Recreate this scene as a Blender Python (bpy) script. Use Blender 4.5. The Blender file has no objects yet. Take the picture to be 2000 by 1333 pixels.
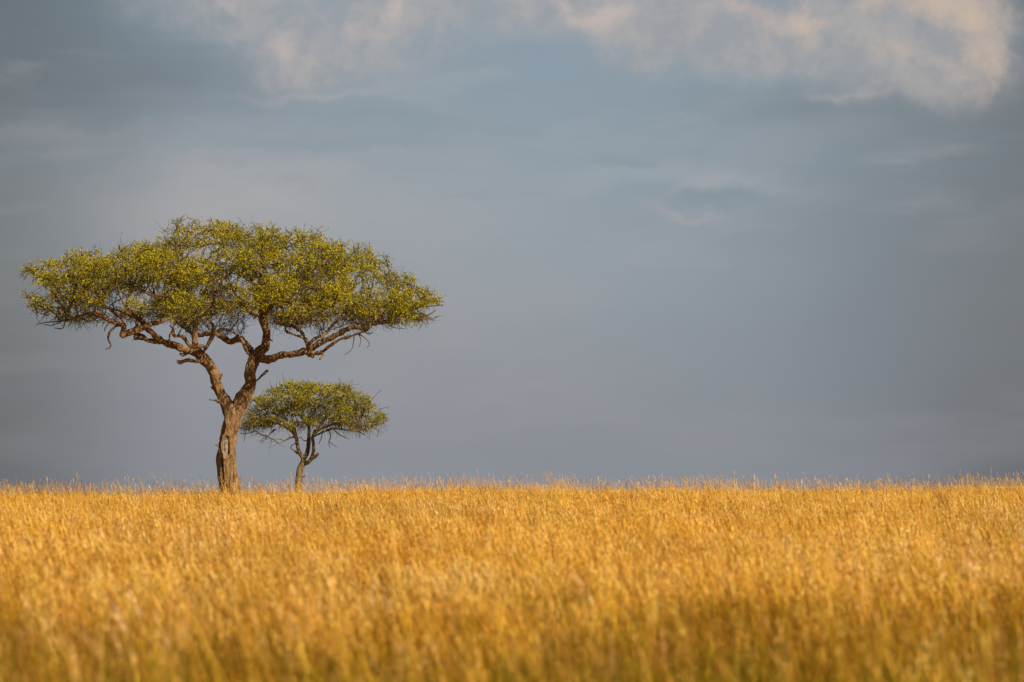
import bpy, math, random
import numpy as np
from mathutils import Vector, Matrix, Euler, noise as mnoise

SEED = 7
rng = np.random.default_rng(SEED)
random.seed(SEED)
scene = bpy.context.scene
col = scene.collection

# ------------------------------------------------------------------ camera
F = 200.0 / 36.0 * 2000.0            # focal length in photo pixels
EYE = 890.0                          # photo row of eye level
HC = 1.78                             # camera height
pitch = math.atan((EYE - 666.5) / F)
cam_d = bpy.data.cameras.new('camera')
cam = bpy.data.objects.new('camera', cam_d)
col.objects.link(cam)
cam_d.lens = 200.0
cam_d.sensor_width = 36.0
cam_d.clip_start = 0.5
cam_d.clip_end = 20000.0
cam.location = (0, 0, HC)
cam.rotation_euler = (math.pi / 2 + pitch, 0, 0)
cam_d.dof.use_dof = True
cam_d.dof.focus_distance = 205.0
cam_d.dof.aperture_fstop = 3.8
cam_d.dof.aperture_blades = 9
scene.camera = cam
ROT = Euler((math.pi / 2 + pitch, 0, 0)).to_matrix()


def P(px, py, Y):
    d = ROT @ Vector(((px - 1000.0) / F, (666.5 - py) / F, -1.0))
    s = Y / d.y
    return np.array([d.x * s, Y, HC + d.z * s])


# ------------------------------------------------------------------ sun
SUN_EL = math.radians(32.0)
SUN_AZ = math.radians(138.0)         # clockwise from +Y (view direction): behind right shoulder
to_sun = Vector((math.sin(SUN_AZ) * math.cos(SUN_EL), math.cos(SUN_AZ) * math.cos(SUN_EL), math.sin(SUN_EL)))
sl = bpy.data.lights.new('sun', 'SUN')
sl.energy = 5.0
sl.angle = math.radians(0.5)
sl.color = (1.0, 0.84, 0.56)
so = bpy.data.objects.new('sun', sl)
col.objects.link(so)
so.location = (60, -60, 60)
so.rotation_euler = to_sun.to_track_quat('Z', 'Y').to_euler()

scene.view_settings.view_transform = 'Standard'
scene.view_settings.look = 'None'
scene.view_settings.exposure = 0.85
scene.view_settings.gamma = 1.0
scene.render.film_transparent = False
try:
    scene.cycles.use_denoising = True
    scene.cycles.sample_clamp_direct = 8.0
    scene.cycles.sample_clamp_indirect = 3.0
    scene.cycles.max_bounces = 7
    scene.cycles.diffuse_bounces = 3
    scene.cycles.transmission_bounces = 3
    scene.cycles.caustics_reflective = False
    scene.cycles.caustics_refractive = False
except Exception:
    pass


# ------------------------------------------------------------------ node helpers
class NT:
    def __init__(s, tree):
        s.t = tree

    def n(s, typ, **kw):
        nd = s.t.nodes.new(typ)
        for k, v in kw.items():
            setattr(nd, k, v)
        return nd

    def link(s, a, b):
        s.t.links.new(a, b)

    def put(s, sock, v):
        if hasattr(v, 'is_output') or isinstance(v, bpy.types.NodeSocket):
            s.t.links.new(v, sock)
        else:
            sock.default_value = v

    def m(s, op, a, b=0.0, c=None, clamp=False):
        nd = s.n('ShaderNodeMath', operation=op)
        nd.use_clamp = clamp
        s.put(nd.inputs[0], a)
        s.put(nd.inputs[1], b)
        if c is not None:
            s.put(nd.inputs[2], c)
        return nd.outputs[0]

    def mix(s, f, a, b, mode='MIX'):
        nd = s.n('ShaderNodeMix', data_type='RGBA', blend_type=mode)
        s.put(nd.inputs[0], f)
        for i, v in ((6, a), (7, b)):
            if isinstance(v, tuple) and len(v) == 3:
                v = (*v, 1.0)
            s.put(nd.inputs[i], v)
        return nd.outputs[2]

    def noise(s, vec, scale, detail=4.0, rough=0.5, dist=0.0):
        nd = s.n('ShaderNodeTexNoise')
        s.link(vec, nd.inputs['Vector'])
        nd.inputs['Scale'].default_value = scale
        nd.inputs['Detail'].default_value = detail
        nd.inputs['Roughness'].default_value = rough
        nd.inputs['Distortion'].default_value = dist
        return nd.outputs[0]

    def ss(s, v, a, b):
        nd = s.n('ShaderNodeMapRange', interpolation_type='SMOOTHSTEP')
        s.put(nd.inputs[0], v)
        nd.inputs[1].default_value = a
        nd.inputs[2].default_value = b
        return nd.outputs[0]


def lin(r, g, b):
    f = lambda c: ((c / 255 + 0.055) / 1.055) ** 2.4 if c > 10 else c / 255 / 12.92
    return (f(r), f(g), f(b))


# ------------------------------------------------------------------ sky (world): stormy cloud over a physical sky
world = bpy.data.worlds.new('World')
scene.world = world
world.use_nodes = True
wt = world.node_tree
wt.nodes.clear()
W = NT(wt)
out = W.n('ShaderNodeOutputWorld')
bg = W.n('ShaderNodeBackground')
bg.inputs[1].default_value = 0.1
W.link(bg.outputs[0], out.inputs[0])
sky = W.n('ShaderNodeTexSky', sky_type='NISHITA')
sky.sun_disc = False
sky.sun_elevation = SUN_EL
sky.sun_rotation = SUN_AZ
tc = W.n('ShaderNodeTexCoord')
sep = W.n('ShaderNodeSeparateXYZ')
W.link(tc.outputs['Generated'], sep.inputs[0])
az = W.m('ARCTAN2', sep.outputs[0], sep.outputs[1])
el = W.m('ARCSINE', sep.outputs[2])
# direction in units of 1000 photo pixels of angle (about 5.2 degrees each)
U = W.m('MULTIPLY_ADD', az, F / 1000.0, 1.0)
V = W.m('MULTIPLY_ADD', el, -F / 1000.0, EYE / 1000.0)
cmb = W.n('ShaderNodeCombineXYZ')
W.link(U, cmb.inputs[0]); W.link(V, cmb.inputs[1])
UV = cmb.outputs[0]
cs = W.n('ShaderNodeCombineXYZ')          # stretched coordinates: stratus streaks lie flat
W.link(U, cs.inputs[0]); W.link(W.m('MULTIPLY', V, 3.6), cs.inputs[1])
UVS = cs.outputs[0]
n_warp1 = W.m('SUBTRACT', W.noise(UV, 5.0, 6.0, 0.58), 0.5)
cm2 = W.n('ShaderNodeVectorMath', operation='ADD'); W.link(UV, cm2.inputs[0]); cm2.inputs[1].default_value = (7.3, 2.1, 4.0)
n_warp2 = W.m('SUBTRACT', W.noise(cm2.outputs[0], 5.0, 6.0, 0.58), 0.5)
Uw = W.m('MULTIPLY_ADD', n_warp1, 0.20, U)
Vw = W.m('MULTIPLY_ADD', n_warp2, 0.12, V)
n_fine = W.noise(UV, 7.0, 6.0, 0.52, 0.35)
n_det = W.noise(UV, 26.0, 7.0, 0.6, 0.3)
n_str = W.noise(UVS, 2.6, 5.0, 0.55, 0.3)
n_str2 = W.noise(UVS, 7.0, 5.0, 0.55, 0.5)


def gauss(u0, v0, ru, rv, rot=0.0, warp=True):
    u, v = (Uw, Vw) if warp else (U, V)
    du = W.m('SUBTRACT', u, u0)
    dv = W.m('SUBTRACT', v, v0)
    if rot:
        c, s_ = math.cos(rot), math.sin(rot)
        a = W.m('ADD', W.m('MULTIPLY', du, c / ru), W.m('MULTIPLY', dv, s_ / ru))
        b = W.m('ADD', W.m('MULTIPLY', du, -s_ / rv), W.m('MULTIPLY', dv, c / rv))
    else:
        a = W.m('MULTIPLY', du, 1 / ru)
        b = W.m('MULTIPLY', dv, 1 / rv)
    q = W.m('ADD', W.m('MULTIPLY', a, a), W.m('MULTIPLY', b, b))
    return W.m('EXPONENT', W.m('MULTIPLY', q, -1.0))


C = W.mix(W.ss(V, 0.25, 0.75), lin(122, 139, 151), lin(128, 136, 145))
n_low = W.noise(UVS, 1.5, 4.0, 0.5, 0.2)
# soft masses of the storm cloud: (u, v, ru, rv, colour, amount)
for (u0, v0, ru, rv, c_, a_) in [
    (1.05, 0.22, 0.35, 0.22, lin(125, 143, 157), 0.8),
    (0.42, 0.40, 0.40, 0.14, lin(158, 156, 160), 0.9),
    (0.85, 0.42, 0.30, 0.20, lin(146, 153, 160), 0.6),
    (0.62, 0.70, 0.50, 0.20, lin(142, 145, 151), 0.5),
    (1.25, 0.50, 0.35, 0.16, lin(134, 147, 157), 0.6),
    (1.62, 0.21, 0.22, 0.05, lin(108, 122, 132), 0.8),
    (0.28, 0.16, 0.28, 0.085, lin(102, 112, 126), 0.75),
    (0.75, 0.225, 0.25, 0.035, lin(124, 140, 152), 0.6),
    (1.80, 0.55, 0.35, 0.40, lin(110, 121, 134), 0.6),
    (1.45, 0.88, 0.7, 0.07, lin(125, 131, 138), 0.5),
    (0.55, 0.88, 0.8, 0.10, lin(136, 139, 145), 0.55),
]:
    C = W.mix(W.m('MULTIPLY', gauss(u0, v0, ru, rv), a_, clamp=True), C, c_)
# darker cloud at both sides; sides and corners also carry a painted lens vignette
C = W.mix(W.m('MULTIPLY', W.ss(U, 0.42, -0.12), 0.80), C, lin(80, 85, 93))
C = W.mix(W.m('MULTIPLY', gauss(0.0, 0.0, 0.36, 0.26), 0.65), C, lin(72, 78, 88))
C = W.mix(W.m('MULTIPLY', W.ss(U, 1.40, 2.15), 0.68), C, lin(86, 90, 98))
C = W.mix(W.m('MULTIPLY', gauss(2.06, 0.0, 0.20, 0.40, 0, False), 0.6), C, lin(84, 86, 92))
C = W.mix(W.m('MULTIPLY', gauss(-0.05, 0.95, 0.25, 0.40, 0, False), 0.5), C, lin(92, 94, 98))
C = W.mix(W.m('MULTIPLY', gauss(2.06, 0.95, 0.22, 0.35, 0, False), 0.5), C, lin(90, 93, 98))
# streaks
st = W.m('MULTIPLY', W.m('SUBTRACT', n_str, 0.5), 1.0)
calm = W.ss(V, 0.62, 0.38)
C = W.mix(W.m('MULTIPLY', W.ss(n_low, 0.48, 0.68), 0.5), C, W.mix(0.35, C, lin(158, 154, 160)))
C = W.mix(W.m('MULTIPLY', W.ss(n_low, 0.50, 0.32), 0.32), C, W.mix(0.35, C, lin(104, 120, 134)))
C = W.mix(W.m('MULTIPLY', W.ss(n_str, 0.50, 0.72), calm), C, W.mix(0.22, C, lin(168, 166, 168)))
C = W.mix(W.m('MULTIPLY', W.ss(n_str2, 0.52, 0.75), calm), C, W.mix(0.14, C, lin(100, 118, 132)))
for (u0, v0, ru, rv, rot, c_, a_) in [
    (1.34, 0.423, 0.085, 0.009, 0.12, lin(160, 153, 157), 0.5),
    (1.40, 0.352, 0.140, 0.016, 0.05, lin(152, 156, 162), 0.55),
    (1.33, 0.372, 0.04, 0.009, -0.5, lin(155, 155, 160), 0.4),
    (1.20, 0.345, 0.130, 0.022, -0.15, lin(146, 155, 162), 0.5),
    (1.40, 0.378, 0.085, 0.014, -0.1, lin(112, 128, 142), 0.6),
    (1.22, 0.322, 0.060, 0.012, 0.0, lin(112, 132, 145), 0.5),
    (0.63, 0.190, 0.13, 0.009, 0.02, lin(160, 156, 158), 0.6),
    (0.20, 0.262, 0.25, 0.018, -0.05, lin(128, 130, 136), 0.45),
    (0.62, 0.283, 0.28, 0.012, 0.0, lin(124, 136, 147), 0.55),
    (1.65, 0.185, 0.10, 0.009, -0.06, lin(150, 148, 150), 0.6),
    (0.55, 0.352, 0.06, 0.010, 0.0, lin(132, 138, 146), 0.5),
    (1.27, 0.122, 0.05, 0.014, 0.0, lin(148, 152, 158), 0.5),
]:
    C = W.mix(W.m('MULTIPLY', gauss(u0, v0, ru, rv, rot), a_, clamp=True), C, c_)
# higher sunlit cumulus, ragged edge
shape = None
for (u0, v0, ru, rv, rot, a_) in [
    (0.62, 0.05, 0.21, 0.085, 0.1, 0.85), (0.58, 0.13, 0.09, 0.06, 0.4, 0.6), (0.78, 0.03, 0.09, 0.06, 0, 0.6),
    (0.42, 0.02, 0.09, 0.06, 0, 0.5), (0.95, 0.02, 0.16, 0.06, 0, 0.6), (0.33, 0.0, 0.14, 0.08, 0, 0.4), (0.68, 0.15, 0.16, 0.05, 0, 0.45), (1.30, 0.10, 0.14, 0.06, 0.1, 0.4),
    (1.13, 0.01, 0.20, 0.06, 0.05, 0.9), (1.28, 0.06, 0.10, 0.08, 0, 0.6), (1.48, 0.04, 0.20, 0.07, 0.15, 1.0),
    (1.74, 0.07, 0.20, 0.11, 0.0, 1.0), (1.89, 0.08, 0.085, 0.11, 0.0, 0.95), (1.55, 0.11, 0.28, 0.05, 0.12, 0.6),
]:
    g = W.m('MULTIPLY', gauss(u0, v0, ru, rv, rot), a_)
    shape = g if shape is None else W.m('ADD', shape, g)
smask = W.ss(shape, 0.05, 0.45)
dens = W.m('ADD', shape, W.m('MULTIPLY', W.m('MULTIPLY', W.m('SUBTRACT', n_fine, 0.5), 1.2), smask))
dens = W.m('ADD', dens, W.m('MULTIPLY', W.m('MULTIPLY', W.m('SUBTRACT', n_det, 0.5), 0.25), smask))
ccol = W.mix(W.ss(W.m('ADD', n_fine, W.m('MULTIPLY', W.m('SUBTRACT', n_det, 0.5), 0.7)), 0.34, 0.66), lin(147, 147, 151), lin(165, 159, 156))
C = W.mix(W.m('MULTIPLY', W.ss(dens, -0.02, 1.35), 0.82), C, ccol)
# lit billows
lit = None
for (u0, v0, ru, rv, rot, a_) in [
    (0.545, 0.09, 0.035, 0.035, 0.8, 0.8), (0.70, 0.062, 0.045, 0.022, 0.2, 0.75), (0.765, 0.02, 0.02, 0.03, 0, 0.75),
    (0.43, 0.03, 0.02, 0.03, 0, 0.5), (0.61, 0.115, 0.035, 0.015, 0.4, 0.4),
    (1.10, 0.01, 0.06, 0.025, 0.3, 0.7), (1.20, 0.03, 0.05, 0.02, -0.7, 0.7), (1.15, 0.045, 0.04, 0.012, 0.3, 0.4),
    (1.46, 0.03, 0.09, 0.03, 0.3, 0.85), (1.57, 0.05, 0.08, 0.035, 0.5, 0.8), (1.84, 0.02, 0.10, 0.035, 0.2, 1.1),
    (1.90, 0.10, 0.05, 0.06, 0.6, 0.9), (1.93, 0.15, 0.03, 0.05, 0.0, 0.5), (1.70, 0.02, 0.05, 0.02, 0, 0.6),
    (1.75, 0.10, 0.1, 0.03, 0.3, 0.4),
]:
    g = W.m('MULTIPLY', gauss(u0, v0, ru, rv, rot), a_)
    lit = g if lit is None else W.m('ADD', lit, g)
lit = W.m('ADD', lit, W.m('MULTIPLY', W.m('MULTIPLY', W.m('SUBTRACT', n_fine, 0.5), 1.7), W.ss(lit, 0.03, 0.4)))
lit = W.m('ADD', lit, W.m('MULTIPLY', W.m('MULTIPLY', W.m('SUBTRACT', n_det, 0.5), 0.5), W.ss(lit, 0.03, 0.4)))
lcol = W.mix(W.ss(U, 1.2, 1.8), lin(192, 174, 167), lin(200, 175, 150))
C = W.mix(W.m('MULTIPLY', W.ss(lit, 0.12, 1.35), 0.78), C, lcol)
# blue gaps between the clouds
gap = None
for (u0, v0, ru, rv, rot, a_) in [(0.70, 0.0, 0.03, 0.010, 0, 1.0), (1.605, 0.035, 0.018, 0.012, 0.5, 0.8), (1.64, 0.008, 0.03, 0.010, 0.3, 0.8),
                                  (1.18, 0.012, 0.02, 0.012, 0, 0.6), (1.76, 0.03, 0.02, 0.012, 0.7, 0.6), (1.63, 0.08, 0.035, 0.008, 0.7, 0.7), (1.78, 0.052, 0.06, 0.010, 0.1, 0.45)]:
    g = W.m('MULTIPLY', gauss(u0, v0, ru, rv, rot), a_)
    gap = g if gap is None else W.m('ADD', gap, g)
C = W.mix(W.m('MULTIPLY', W.ss(gap, 0.0, 1.1), 0.45), C, lin(112, 134, 146))
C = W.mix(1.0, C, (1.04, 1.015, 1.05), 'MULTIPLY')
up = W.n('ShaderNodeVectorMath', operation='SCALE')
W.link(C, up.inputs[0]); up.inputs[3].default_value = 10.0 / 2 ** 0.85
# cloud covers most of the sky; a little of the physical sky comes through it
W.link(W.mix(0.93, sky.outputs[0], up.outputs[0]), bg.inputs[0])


# ------------------------------------------------------------------ mesh helpers
def tag(o, label=None, cat=None, group=None, kind=None):
    if label: o['label'] = label
    if cat: o['category'] = cat
    if group: o['group'] = group
    if kind: o['kind'] = kind
    return o


def mesh_np(name, verts, faces, mat=None, attrs=None, smooth=False):
    """faces: (n,k) int array; attrs: dict name -> (domain, type, array)"""
    me = bpy.data.meshes.new(name)
    verts = np.asarray(verts, dtype=np.float32)
    fl = faces if isinstance(faces, list) else [faces]
    me.vertices.add(len(verts))
    me.vertices.foreach_set('co', verts.ravel())
    loops = np.concatenate([f.ravel() for f in fl]).astype(np.int32)
    sizes = np.concatenate([np.full(len(f), f.shape[1]) for f in fl]).astype(np.int32)
    starts = np.concatenate([[0], np.cumsum(sizes)[:-1]]).astype(np.int32)
    me.loops.add(len(loops))
    me.loops.foreach_set('vertex_index', loops)
    me.polygons.add(len(sizes))
    me.polygons.foreach_set('loop_start', starts)
    me.update(calc_edges=True)
    if attrs:
        for k, (dom, typ, arr) in attrs.items():
            a = me.attributes.new(k, typ, dom)
            a.data.foreach_set('color' if typ == 'FLOAT_COLOR' else ('vector' if typ == 'FLOAT_VECTOR' else 'value'), np.asarray(arr).ravel())
    if smooth:
        me.polygons.foreach_set('use_smooth', np.ones(len(sizes), dtype=bool))
    if mat: me.materials.append(mat)
    me.validate()
    return me


def link_obj(name, me, parent=None, loc=None):
    o = bpy.data.objects.new(name, me)
    col.objects.link(o)
    if parent: o.parent = parent
    if loc is not None: o.location = loc
    return o


def catmull(pts, n=6):
    pts = np.asarray(pts, float)
    ext = np.vstack([2 * pts[0] - pts[1], pts, 2 * pts[-1] - pts[-2]])
    outp = []
    for i in range(1, len(ext) - 2):
        p0, p1, p2, p3 = ext[i - 1:i + 3]
        for t in np.linspace(0, 1, n, endpoint=False):
            outp.append(0.5 * ((2 * p1) + (-p0 + p2) * t + (2 * p0 - 5 * p1 + 4 * p2 - p3) * t * t + (-p0 + 3 * p1 - 3 * p2 + p3) * t ** 3))
    outp.append(ext[-2])
    return np.array(outp)


def tube(path, rad, sides, V_, F_, wob=0.0, caps=True):
    """one continuous tube, parallel-transported frame"""
    base = sum(len(v) for v in V_)
    n = len(path)
    tan = np.gradient(path, axis=0)
    tan /= np.linalg.norm(tan, axis=1)[:, None] + 1e-9
    a = np.cross(tan[0], [0.3, 0.9, 0.1]); a /= np.linalg.norm(a)
    rings = []
    for i in range(n):
        a = a - tan[i] * a.dot(tan[i]); a /= np.linalg.norm(a) + 1e-9
        b = np.cross(tan[i], a)
        th = np.linspace(0, 2 * np.pi, sides, endpoint=False)
        r = rad[i] * (1 + wob * np.array([mnoise.noise(Vector(path[i] * 1.6 + 3 * np.array([math.cos(t), math.sin(t), 0]))) for t in th])) if wob else rad[i]
        rings.append(path[i] + (np.cos(th) * r)[:, None] * a + (np.sin(th) * r)[:, None] * b)
    V_.append(np.vstack(rings))
    i = np.arange(n - 1)[:, None] * sides
    j = np.arange(sides)[None]
    q = np.stack([base + i + j, base + i + (j + 1) % sides, base + i + sides + (j + 1) % sides, base + i + sides + j], -1).reshape(-1, 4)
    F_['q'].append(q)
    if caps:
        c0 = base + n * sides
        V_.append(np.vstack([path[0], path[-1] + tan[-1] * rad[-1] * 0.4]))
        jj = np.arange(sides)
        F_['t'].append(np.stack([np.full(sides, c0), base + (jj + 1) % sides, base + jj], -1))
        e = base + (n - 1) * sides
        F_['t'].append(np.stack([np.full(sides, c0 + 1), e + jj, e + (jj + 1) % sides], -1))


# ------------------------------------------------------------------ materials
def new_mat(name):
    m = bpy.data.materials.new(name)
    m.use_nodes = True
    m.node_tree.nodes.clear()
    return m, NT(m.node_tree)


def bark_material(name, warm, pale, dark, lichen=0.35):
    m, N = new_mat(name)
    o = N.n('ShaderNodeOutputMaterial')
    p = N.n('ShaderNodeBsdfPrincipled')
    N.link(p.outputs[0], o.inputs[0])
    p.inputs['Roughness'].default_value = 0.9
    p.inputs['Specular IOR Level'].default_value = 0.15
    t = N.n('ShaderNodeTexCoord')
    mp = N.n('ShaderNodeMapping'); mp.inputs['Scale'].default_value = (1, 1, 0.28)
    N.link(t.outputs['Object'], mp.inputs[0])
    fine = N.noise(mp.outputs[0], 24, 6, 0.65, 0.5)
    ridg = N.noise(mp.outputs[0], 9, 4, 0.6, 0.8)
    blot = N.noise(t.outputs['Object'], 3.2, 5, 0.6)
    c = N.mix(N.ss(fine, 0.30, 0.56), dark, warm)
    c = N.mix(N.m('MULTIPLY', N.ss(blot, 0.42, 0.66), 0.7), c, pale)
    c = N.mix(N.m('MULTIPLY', N.ss(N.noise(t.outputs['Object'], 6.5, 5, 0.65), 0.56, 0.64), lichen), c, (0.23, 0.20, 0.145))
    c = N.mix(N.m('MULTIPLY', N.ss(ridg, 0.44, 0.36), 0.75), c, tuple(0.45 * q for q in dark))
    at = N.n('ShaderNodeAttribute'); at.attribute_name = 'wood'
    wood = N.mix(N.ss(N.noise(mp.outputs[0], 22, 4, 0.6), 0.35, 0.65), (0.11, 0.08, 0.055), (0.30, 0.25, 0.20))
    c = N.mix(at.outputs['Fac'], c, wood)
    N.link(c, p.inputs['Base Color'])
    b = N.n('ShaderNodeBump'); b.inputs['Strength'].default_value = 0.9; b.inputs['Distance'].default_value = 0.14
    N.link(N.m('ADD', ridg, N.m('MULTIPLY', fine, 0.6)), b.inputs['Height'])
    N.link(b.outputs[0], p.inputs['Normal'])
    return m


bark_big = bark_material('bark_red_brown', (0.21, 0.122, 0.06), (0.25, 0.165, 0.098), (0.055, 0.030, 0.016))
bark_small = bark_material('bark_grey_brown', (0.17, 0.12, 0.058), (0.20, 0.15, 0.085), (0.07, 0.05, 0.025), 0.2)


def twig_material(name, c1, c2):
    m, N = new_mat(name)
    o = N.n('ShaderNodeOutputMaterial')
    p = N.n('ShaderNodeBsdfPrincipled')
    N.link(p.outputs[0], o.inputs[0])
    p.inputs['Roughness'].default_value = 0.85
    p.inputs['Specular IOR Level'].default_value = 0.15
    t = N.n('ShaderNodeTexCoord')
    N.link(N.mix(N.ss(N.noise(t.outputs['Object'], 4, 5, 0.7), 0.35, 0.65), c1, c2), p.inputs['Base Color'])
    return m


twig_big = twig_material('twig_bark', (0.035, 0.024, 0.014), (0.12, 0.082, 0.05))
twig_small = twig_material('twig_bark_small', (0.035, 0.026, 0.015), (0.11, 0.082, 0.055))


def leaf_material(name, cols):
    m, N = new_mat(name)
    o = N.n('ShaderNodeOutputMaterial')
    at = N.n('ShaderNodeAttribute'); at.attribute_name = 'rnd'
    t = N.n('ShaderNodeTexCoord')
    big = N.noise(t.outputs['Object'], 1.1, 3, 0.5)
    f = N.m('ADD', N.m('MULTIPLY_ADD', at.outputs['Fac'], 0.6, 0.08), N.m('MULTIPLY', N.m('SUBTRACT', big, 0.37), 0.9), clamp=True)
    r = N.n('ShaderNodeValToRGB')
    els = r.color_ramp.elements
    els[0].position, els[0].color = 0.12, (*cols[0], 1)
    els[1].position, els[1].color = 0.85, (*cols[-1], 1)
    for i, c in enumerate(cols[1:-1]):
        e = els.new((i + 1) / (len(cols) - 1)); e.color = (*c, 1)
    N.link(f, r.inputs[0])
    d = N.n('ShaderNodeBsdfPrincipled')
    d.inputs['Roughness'].default_value = 0.6
    d.inputs['Specular IOR Level'].default_value = 0.08
    N.link(r.outputs[0], d.inputs['Base Color'])
    tr = N.n('ShaderNodeBsdfTranslucent')
    N.link(N.mix(1.0, r.outputs[0], (1.0, 1.05, 0.5), 'MULTIPLY'), tr.inputs[0])
    ms = N.n('ShaderNodeMixShader'); ms.inputs[0].default_value = 0.28
    N.link(d.outputs[0], ms.inputs[1]); N.link(tr.outputs[0], ms.inputs[2])
    N.link(ms.outputs[0], o.inputs[0])
    return m


leaf_big = leaf_material('leaf_olive_yellow', [(0.050, 0.056, 0.004), (0.19, 0.18, 0.003), (0.47, 0.40, 0.002), (0.64, 0.49, 0.002)])
leaf_small = leaf_material('leaf_olive_green', [(0.06, 0.07, 0.005), (0.22, 0.20, 0.004), (0.42, 0.38, 0.003), (0.56, 0.45, 0.003)])


# ------------------------------------------------------------------ ground
def hnoise(x, y, s, z=0.0):
    return mnoise.noise(Vector((x / s, y / s, z)))


def sstep(a, b, t):
    t = max(0.0, min(1.0, (t - a) / (b - a)))
    return t * t * (3 - 2 * t)


def ground_z(x, y):
    z = 0.0
    k = sstep(70, 200, y)
    z += k * (0.12 * math.tanh((x + 5.0) / 9.0) - 0.28)
    z += 0.10 * hnoise(x, y, 9.0, 1.7) + 0.12 * hnoise(x, y, 30.0, 5.1)
    d = y - 209.0
    if d > 0:
        z -= 0.0012 * d * d if d < 20 else 0.48 + 0.03 * (min(d, 1100.0) - 20)
    r = math.hypot(x, y)
    return z


ys = np.concatenate([np.linspace(-60, 20, 9), np.linspace(24, 260, 119), np.geomspace(270, 4200, 26)])
xs = np.concatenate([-np.geomspace(2600, 46, 18), np.linspace(-42, 42, 57), np.geomspace(46, 2600, 18)])
gv = np.array([[x, y, ground_z(x, y)] for y in ys for x in xs])
nx, ny = len(xs), len(ys)
ii = (np.arange(ny - 1)[:, None] * nx + np.arange(nx - 1)[None]).ravel()
gf = np.stack([ii, ii + 1, ii + 1 + nx, ii + nx], -1)
gm, N = new_mat('dry_savanna_soil')
o_ = N.n('ShaderNodeOutputMaterial'); p_ = N.n('ShaderNodeBsdfPrincipled'); N.link(p_.outputs[0], o_.inputs[0])
t_ = N.n('ShaderNodeTexCoord')
c_ = N.mix(N.ss(N.noise(t_.outputs['Object'], 0.8, 8, 0.65), 0.35, 0.65), (0.22, 0.13, 0.035), (0.34, 0.21, 0.055))
c_ = N.mix(N.m('MULTIPLY', N.ss(N.noise(t_.outputs['Object'], 9.0, 6, 0.7), 0.45, 0.6), 0.7), c_, (0.42, 0.27, 0.07))
N.link(c_, p_.inputs['Base Color']); p_.inputs['Roughness'].default_value = 0.95
p_.inputs['Specular IOR Level'].default_value = 0.1
g = link_obj('ground', mesh_np('ground', gv, gf, gm, smooth=True))
tag(g, kind='structure')


# ------------------------------------------------------------------ trees
def grow(seeds, attr, step, kill, infl, iters, jit, up=0.0, rs=None):
    """space colonisation, vectorised: returns nodes, parent (-1 for seeds)"""
    nodes = [np.asarray(seeds, float)]
    cnt = len(seeds)
    parent = [np.full(cnt, -1)]
    A = attr.copy()
    alln = nodes[0]
    allp = parent[0]
    best = np.full(len(A), 1e9); bi = np.zeros(len(A), int)

    def upd(A, best, bi, newn, off):
        for s in range(0, len(newn), 400):
            blk = newn[s:s + 400]
            d = ((A[:, None] - blk[None]) ** 2).sum(-1)
            k = d.argmin(1); dm = d[np.arange(len(A)), k]
            u = dm < best
            best[u] = dm[u]; bi[u] = off + s + k[u]
    upd(A, best, bi, alln, 0)
    nkids = np.zeros(cnt, int)
    for it in range(iters):
        keep = best > kill * kill
        A, best, bi = A[keep], best[keep], bi[keep]
        if len(A) == 0: break
        act = best < infl * infl
        if not act.any(): break
        acc = np.zeros((len(alln), 3))
        dv = A[act] - alln[bi[act]]
        dv /= np.linalg.norm(dv, axis=1)[:, None] + 1e-9
        np.add.at(acc, bi[act], dv)
        idx = np.unique(bi[act])
        idx = idx[nkids[idx] < 5]
        if len(idx) == 0: break
        d = acc[idx]
        d /= np.linalg.norm(d, axis=1)[:, None] + 1e-9
        d += rs.normal(0, jit, d.shape); d[:, 2] += up
        d /= np.linalg.norm(d, axis=1)[:, None] + 1e-9
        new = alln[idx] + d * step
        nkids[idx] += 1
        upd(A, best, bi, new, len(alln))
        alln = np.vstack([alln, new])
        allp = np.concatenate([allp, idx])
        nkids = np.concatenate([nkids, np.zeros(len(new), int)])
    return alln, allp, nkids


def radii(nodes, par, tip, expo, cap):
    r = np.zeros(len(nodes))
    acc = np.zeros(len(nodes))
    for i in range(len(nodes) - 1, -1, -1):
        a = acc[i] if acc[i] > 0 else tip ** expo
        r[i] = a ** (1 / expo)
        if par[i] >= 0: acc[par[i]] += a
    return np.minimum(r, cap)


def frusta(P0, P1, R0, R1, sides):
    d = P1 - P0
    d /= np.linalg.norm(d, axis=1)[:, None] + 1e-9
    ref = np.where(np.abs(d[:, 2:3]) < 0.9, [[0, 0, 1.0]], [[1.0, 0, 0]])
    a = np.cross(d, ref); a /= np.linalg.norm(a, axis=1)[:, None] + 1e-9
    b = np.cross(d, a)
    th = np.linspace(0, 2 * np.pi, sides, endpoint=False)
    ring = np.cos(th)[None, :, None] * a[:, None] + np.sin(th)[None, :, None] * b[:, None]
    v = np.concatenate([P0[:, None] + ring * R0[:, None, None], P1[:, None] + ring * R1[:, None, None]], 1)
    n = len(P0)
    base = np.arange(n)[:, None] * (2 * sides)
    j = np.arange(sides)[None]
    f = np.stack([base + j, base + (j + 1) % sides, base + sides + (j + 1) % sides, base + sides + j], -1).reshape(-1, 4)
    return v.reshape(-1, 3), f


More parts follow.
